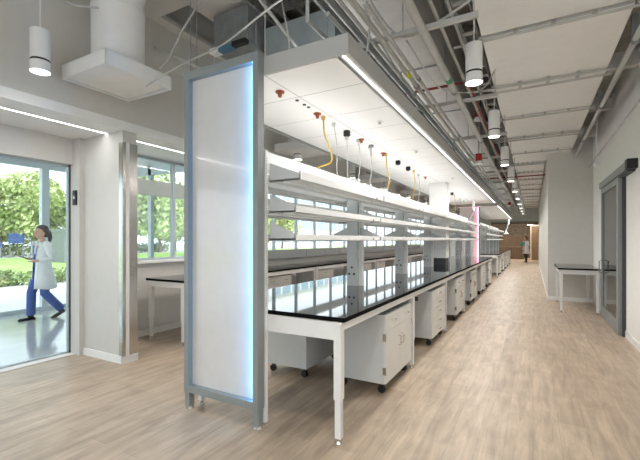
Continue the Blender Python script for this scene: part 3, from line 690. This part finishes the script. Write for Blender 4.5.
# loose cables and flex
def cat(pts, n=6):
    P = [Vector(p) for p in pts]; out = []
    for i in range(len(P)-1):
        a, b, c_, d = P[max(i-1, 0)], P[i], P[i+1], P[min(i+2, len(P)-1)]
        for k in range(n):
            u = k/n; out.append(.5*((2*b)+(c_-a)*u+(2*a-5*b+4*c_-d)*u*u+(3*b-a-3*c_+d)*u**3))
    out.append(P[-1]); return out
loose = [
    ([(-3.45, 2.55, 3.05), (-3.1, 2.7, 3.25), (-2.6, 2.75, 3.35), (-2.0, 2.75, 3.55), (-1.5, 2.8, 3.72)], .012, 'pale cable rising from the air hood past the grey air box'),
    ([(-1.75, 2.9, 3.9), (-1.35, 2.95, 3.65), (-1.2, 3.0, 3.3), (-1.25, 3.0, 2.94)], .012, 'pale flexible conduit curling down onto near canopy corner'),
    ([(-.98, 3.35, 3.25), (-.86, 3.9, 3.05), (-.8, 4.5, 3.15), (-.55, 5.0, 3.3), (-.4, 5.1, 3.55)], .010, 'pale cable sagging between struts beside nearest aisle pendant'),
    ([(-1.3, 2.6, 3.9), (-1.2, 3.0, 3.5), (-1.05, 3.3, 3.3), (-.8, 3.3, 3.28), (-.4, 3.3, 3.45), (-.3, 3.3, 3.58)], .016, 'pale conduit bending along the nearest strut over to aisle panels'),
    ([(-4.0, 1.9, 3.9), (-3.85, 2.0, 3.72), (-3.6, 2.15, 3.68)], .014, 'pale cable running into round duct of nearest air hood'),
    ([(-3.35, 3.2, 4.25), (-3.55, 3.1, 3.9), (-3.62, 3.0, 3.6), (-3.68, 2.9, 3.4)], .016, 'pale flex drooping behind nearest air hood'),
    ([(-2.45, 3.3, 4.6), (-2.3, 3.3, 4.0), (-2.2, 3.3, 3.5), (-2.2, 3.3, 2.94)], .012, 'pale drop conduit standing on near canopy by the blue grey duct'),
    ([(-4.1, 3.2, 3.55), (-3.5, 3.3, 3.42), (-3.0, 3.4, 3.4), (-2.7, 3.5, 3.5)], .014, 'pale conduit crossing below the grey air box'),
]
for pts, r, lab in loose: tag(MB().tube(cat(pts), r*.72, 8).build('loose_cable', M['pipe'], smooth=True), lab, 'cable')
for i, (x, y, z0) in enumerate(((-2.75, 2.5, 2.93), (-2.55, 3.2, 2.93), (-3.1, 2.9, 3.1), (-1.7, 3.2, 2.93))):
    tag(MB().tube([(x, y, z0), (x, y, 5.0)], .004, 6).build('threaded_rod', M['pipe_dark']), 'thin vertical hanger rod above the lit panel, %s of four' % ORD[i], 'rod', 'hanger rods above the lit panel')
# joists and bracing over the lit panel
for i in range(7):
    x0 = -3.0+i*.28
    t = tag(MB().tube([(x0, 3.0, 4.55), (x0, 12, 4.55)], .03, 6).build('roof_joist', M['pipe']), 'slim painted roof joist above near canopy, %s of seven from the window side' % ORD[i], 'joist', 'roof joists')
for i, (a, b) in enumerate((((-3.9, 3.0, 3.75), (-2.5, 3.35, 3.0)), ((-2.9, 2.9, 4.6), (-1.9, 3.6, 3.1)), ((-2.2, 3.4, 4.6), (-1.35, 4.3, 3.0)), ((-1.9, 2.7, 4.5), (-1.25, 4.6, 3.2)))):
    tag(MB().tube([a, b], .018, 6).build('brace', M['pipe']), ('slanting pale brace between hood duct and lit panel', 'slanting brace above the lit panel centre', 'slanting brace over the blue grey duct', 'slanting brace near the canopy corner')[i], 'brace')
t = thing('bracket_box', 'white ceiling box above the nearest window side pendant', 'junction box', (-3.78, 1.95, 3.78)); B(-.1, .1, -.05, .05, 0, .09).build('case', M['white'], t, bevel=.005); MB().tube([(0, 0, .09), (0, 0, .5)], .01, 6).build('stem', M['white'], t)

# ------------------------------------------------------------ far end
struct('wall_far', MB().box(-6.3, -2.6, 29.4, 29.6, 0, 5).box(-2.6, .5, 29.4, 29.6, 2.75, 5), M['wall'])
struct('trim_6', MB().box(-2.6, .47, 29.36, 29.4, 2.66, 2.76), M['alu'])
struct('trim_7', B(-2.6, -.35, 29.8, 29.9, 1.75, 2.6), M['tan2'])
struct('wall_lounge', MB().box(-6.5, 3, 36, 36.1, 0, 3.2), M['wood'])
struct('wall_lounge_side', B(.6, .8, 29.6, 36, 0, 3.2), M['tan'])
struct('ceiling_lounge', B(-6.5, 3, 29.6, 36, 3.05, 3.2), M['tan'])
t = thing('cove_light', 'warm glowing cove framing the lounge opening at the corridor end', 'cove light', (-1.0, 29.9, 0)); B(-1.1, 1.0, 0, .03, 2.48, 2.54).build('top_glow', M['glow'], t); B(-1.16, -1.10, 0, .03, 1.2, 2.54).build('side_glow', M['glow'], t)
t = tag(B(-2.5, -.6, 33, 34, 0, .95).build('reception_counter', M['wood'], bevel=.01), 'brown wooden counter in the lounge beyond the corridor', 'counter')
t = thing('door_frame', 'pale timber door frame to the right of the distant person', 'door frame', (0, 32.5, 0)); MB().box(-.18, -.10, 0, .1, 0, 2.6).box(.42, .5, 0, .1, 0, 2.6).box(-.1, .42, 0, .1, 2.5, 2.6).build('frame', M['white'], t); B(-.1, .42, .03, .07, 0, 2.5).build('door_leaf', M['tan'], t)

# ------------------------------------------------------------ people
def skin_mesh(name, joints, edges, m, parent, sub=2):
    me = bpy.data.meshes.new(name); names = list(joints); idx = {n: i for i, n in enumerate(names)}
    me.from_pydata([joints[n][0] for n in names], [(idx[a], idx[b]) for a, b in edges], [])
    o = bpy.data.objects.new(name, me); C.objects.link(o); o.parent = parent
    md = o.modifiers.new('skin', 'SKIN'); md.use_smooth_shade = True
    for i, n in enumerate(names):
        r = joints[n][1]; me.skin_vertices[0].data[i].radius = (r if isinstance(r, tuple) else (r, r))
    me.skin_vertices[0].data[0].use_root = True
    s_ = o.modifiers.new('sub', 'SUBSURF'); s_.levels = sub; s_.render_levels = sub
    me.materials.append(m); return o
# local frame: faces +f (x axis), left side +y, z up. height ~1.74
def person(label, loc, rz, coat_m, leg_m, top_m, shoe_m, pose, ponytail=True, scale=1.0, item='phone'):
    t = thing('person', label, 'person', loc, rz); t.scale = (scale,)*3
    J = dict(pelvis=((0, 0, .93), .10), waist=((0, 0, 1.08), .095), chest=((.01, 0, 1.28), .11), neck0=((0, 0, 1.44), .055), neck=((.015, 0, 1.50), .048), head=((.03, 0, 1.62), .07))
    E = [('pelvis', 'waist'), ('waist', 'chest'), ('chest', 'neck0'), ('neck0', 'neck'), ('neck', 'head')]
    for s, n in ((1, 'l'), (-1, 'r')):
        sh, el, wr = pose['arm_'+n]; hp, kn, an = pose['leg_'+n]
        J['sh'+n] = (sh, .05); J['el'+n] = (el, .038); J['wr'+n] = (wr, .026)
        J['hp'+n] = (hp, .085); J['kn'+n] = (kn, .055); J['an'+n] = (an, .036)
        E += [('neck0', 'sh'+n), ('sh'+n, 'el'+n), ('el'+n, 'wr'+n), ('pelvis', 'hp'+n), ('hp'+n, 'kn'+n), ('kn'+n, 'an'+n)]
        w = Vector(wr); d = (w-Vector(el)).normalized(); side = Vector((0, s, 0)); up = d.cross(side)
        pm = w+d*.05; J['pm'+n] = (tuple(pm), .026); E.append(('wr'+n, 'pm'+n))
        for q, (ln, off) in enumerate(((.075, .03), (.085, .011), (.08, -.009), (.062, -.028))):
            b0 = pm+d*.035+side*off*.9; b1 = b0+d*ln*.5-up*.012*0; b2 = b1+d*ln*.35+Vector((0, 0, .02))
            J['f%d%s' % (q, n)] = (tuple(b0), .010); J['g%d%s' % (q, n)] = (tuple(b1), .009); J['h%d%s' % (q, n)] = (tuple(b2), .008)
            E += [('pm'+n, 'f%d%s' % (q, n)), ('f%d%s' % (q, n), 'g%d%s' % (q, n)), ('g%d%s' % (q, n), 'h%d%s' % (q, n))]
        th = pm-side*.035+Vector((0, 0, .02)); J['t'+n] = (tuple(th), .011); J['u'+n] = (tuple(th+d*.035+Vector((0, 0, .012))), .009)
        E += [('pm'+n, 't'+n), ('t'+n, 'u'+n)]
    body = skin_mesh('body', J, E, M['skin'], t)
    # head shell joined as the face: sculpted loft
    hm = MB(); N = 20; rings = []
    prof = [(1.505, .03, .045, .045), (1.525, .042, .062, .055), (1.55, .042, .078, .064), (1.58, .035, .088, .071), (1.62, .028, .095, .077), (1.66, .02, .098, .079), (1.70, .012, .090, .073), (1.73, .008, .065, .055), (1.748, .005, .02, .02)]
    vs = []
    for (z, cx, rx, ry) in prof:
        for k in range(N):
            w = 2*PI*k/N; x = cx+rx*math.cos(w); y = ry*math.sin(w)
            if k == 0:
                x += {1.58: .026, 1.62: .018, 1.55: .010, 1.525: .006}.get(z, 0)
            if k in (1, N-1) and z == 1.62: x -= .006
            vs.append((x, y, z))
    hm.add(vs, [(i*N+k, i*N+(k+1) % N, (i+1)*N+(k+1) % N, (i+1)*N+k) for i in range(len(prof)-1) for k in range(N)]+[tuple(range(N-1, -1, -1)), tuple((len(prof)-1)*N+k for k in range(N))])
    for s in (1, -1): hm.ball((.01, s*.078, 1.60), .018, .008, .03, 8, 6)
    h = hm.build('head', M['skin'], t, smooth=True)
    for s in (1, -1): MB().ball((.113, s*.03, 1.625), .008, .012, .007, 8, 6).build('eye', M['black'], h)
    MB().ball((.118, 0, 1.548), .006, .02, .006, 8, 6).build('mouth', M['red'], h)
    hr = MB().loft([((-.05, 0, 1.53), .045, .045), ((-.04, 0, 1.57), .075, .075), ((-.03, 0, 1.62), .09, .086), ((-.012, 0, 1.665), .098, .088), ((.0, 0, 1.705), .104, .084), ((.0, 0, 1.74), .085, .068), ((0, 0, 1.765), .03, .03)], 18)
    hair = hr.build('hair', M['hair'], t, smooth=True)
    if ponytail: MB().tube(cat([(-.09, 0, 1.67), (-.12, 0, 1.63), (-.13, 0, 1.57), (-.125, .01, 1.49), (-.11, .01, 1.44)]), [.025]*6+[.032]*6+[.036]*6+[.028]*6+[.01], 10).build('ponytail', M['hair'], hair, smooth=True)
    # scrubs top
    MB().loft([((0, 0, .88), .125, .165), ((0, 0, 1.0), .115, .15), ((.01, 0, 1.2), .12, .155), ((.015, 0, 1.35), .115, .165), ((.0, 0, 1.43), .07, .10), ((0, 0, 1.46), .05, .06)], 20).build('shirt', top_m, t, smooth=True)
    for n in 'lr':
        hp, kn, an = [Vector(v) for v in pose['leg_'+n]]
        MB().tube([hp+Vector((0, 0, .05)), hp, hp.lerp(kn, .5), kn, kn.lerp(an, .5), an+Vector((0, 0, .01))], [.10, .105, .092, .078, .074, .072], 14).build('trouser_leg', leg_m, t, smooth=True)
        d = Vector(pose['foot_'+n]).normalized(); a = an+Vector((0, 0, -.02))
        sole = a-Vector((0, 0, .045))
        perp = Vector((0, 1, 0)); upv = d.cross(perp)*-1
        pts = [sole-d*.075, sole-d*.05, sole+d*.04, sole+d*.12, sole+d*.18, sole+d*.205]
        rr = [.022, .036, .036, .036, .03, .012]
        MB().tube(pts, rr, 12).tube([a+Vector((0, 0, .04)), a-Vector((0, 0, .01)), sole], [.045, .048, .036], 12).build('shoe', shoe_m, t, smooth=True)
    # open coat: lofted shell, gap at the front
    if coat_m:
        prof = [(.57, -.03, .205, .22), (.80, -.015, .175, .20), (1.0, 0, .145, .175), (1.15, 0, .138, .17), (1.32, 0, .135, .185), (1.41, 0, .11, .165), (1.455, 0, .075, .09), (1.475, -.005, .065, .07)]
        N = 28; vs = []
        for (z, cx, rx, ry) in prof:
            g = .30 if z < 1.2 else .42
            for k in range(N+1):
                w = g+(2*PI-2*g)*k/N; vs.append((cx+rx*math.cos(w)*(1+.03*math.sin(5*w) if z < .9 else 1), ry*math.sin(w), z+(.0 if z > .7 else .01*math.sin(3*w))))
        cm = MB().add(vs, [(i*(N+1)+k, i*(N+1)+k+1, (i+1)*(N+1)+k+1, (i+1)*(N+1)+k) for i in range(len(prof)-1) for k in range(N)])
        o = cm.build('coat', coat_m, t, smooth=True); sm = o.modifiers.new('thick', 'SOLIDIFY'); sm.thickness = .008
        for n, s in (('l', 1), ('r', -1)):
            sh, el, wr = [Vector(v) for v in pose['arm_'+n]]
            MB().tube([sh+Vector((0, -s*.04, .01)), sh, sh.lerp(el, .5), el, el.lerp(wr, .5), wr-(wr-el).normalized()*.01], [.06, .068, .062, .056, .052, .048], 14).build('sleeve', coat_m, o, smooth=True)
        MB().prism([(.135, 1.46), (.16, 1.30), (.15, 1.22), (.13, 1.34), (.07, 1.47)], 'y', .05, .075).prism([(.135, 1.46), (.16, 1.30), (.15, 1.22), (.13, 1.34), (.07, 1.47)], 'y', -.075, -.05).build('lapel', coat_m, o)
        for s in (1, -1): B(-.07, .08, s*.197-.004, s*.197+.004, .82, .97).build('pocket', coat_m, o)
    return t
# woman walking: local +x is her heading; heading = world -Y
walk = dict(arm_l=((.0, .175, 1.40), (-.05, .235, 1.13), (.13, .14, 1.10)), arm_r=((.0, -.175, 1.40), (-.05, -.22, 1.13), (.14, -.10, 1.13)),
            leg_l=((0, .085, .90), (.0, .09, .49), (-.28, .09, .15)), leg_r=((.0, -.085, .90), (.14, -.09, .50), (.15, -.09, .075)),
            foot_l=(.85, 0, -.45), foot_r=(1, 0, .02))
PW = (-8.07, 3.76, 0)
person('woman in a white lab coat and blue scrubs walking past the glass with a phone', PW, -PI/2, M['coat'], M['scrubs'], M['scrubs'], M['shoe'], walk, True, 1.0)
t = tag(B(-.04, .04, -.09, .05, -.006, .006).build('phone', M['dark'], bevel=.003), 'dark phone held by the walking woman in front of her', 'phone'); t.location = (-8.10, 3.76-.27, 1.155); t.rotation_euler = (-.35, 0, 0)
stand = dict(arm_l=((.0, .175, 1.40), (-.02, .235, 1.13), (.20, .10, 1.18)), arm_r=((.0, -.175, 1.40), (-.02, -.22, 1.13), (.22, -.08, 1.18)),
             leg_l=((0, .085, .90), (.03, .09, .49), (.05, .09, .075)), leg_r=((.0, -.085, .90), (-.02, -.09, .49), (-.10, -.09, .09)),
             foot_l=(1, 0, .02), foot_r=(.95, 0, -.1))
person('distant person in a white coat standing at the end of the corridor', (-.42, 29.2, 0), -PI/2-.9, M['coat'], M['trousers'], M['red'], M['shoe'], stand, False, .98)
t = tag(B(-.13, .13, -.015, .015, -.1, .1).build('folder', M['teal']), 'teal folder held by the distant person in a white coat', 'folder'); t.location = (-.60, 28.98, 1.2); t.rotation_euler = (0, 0, .3)
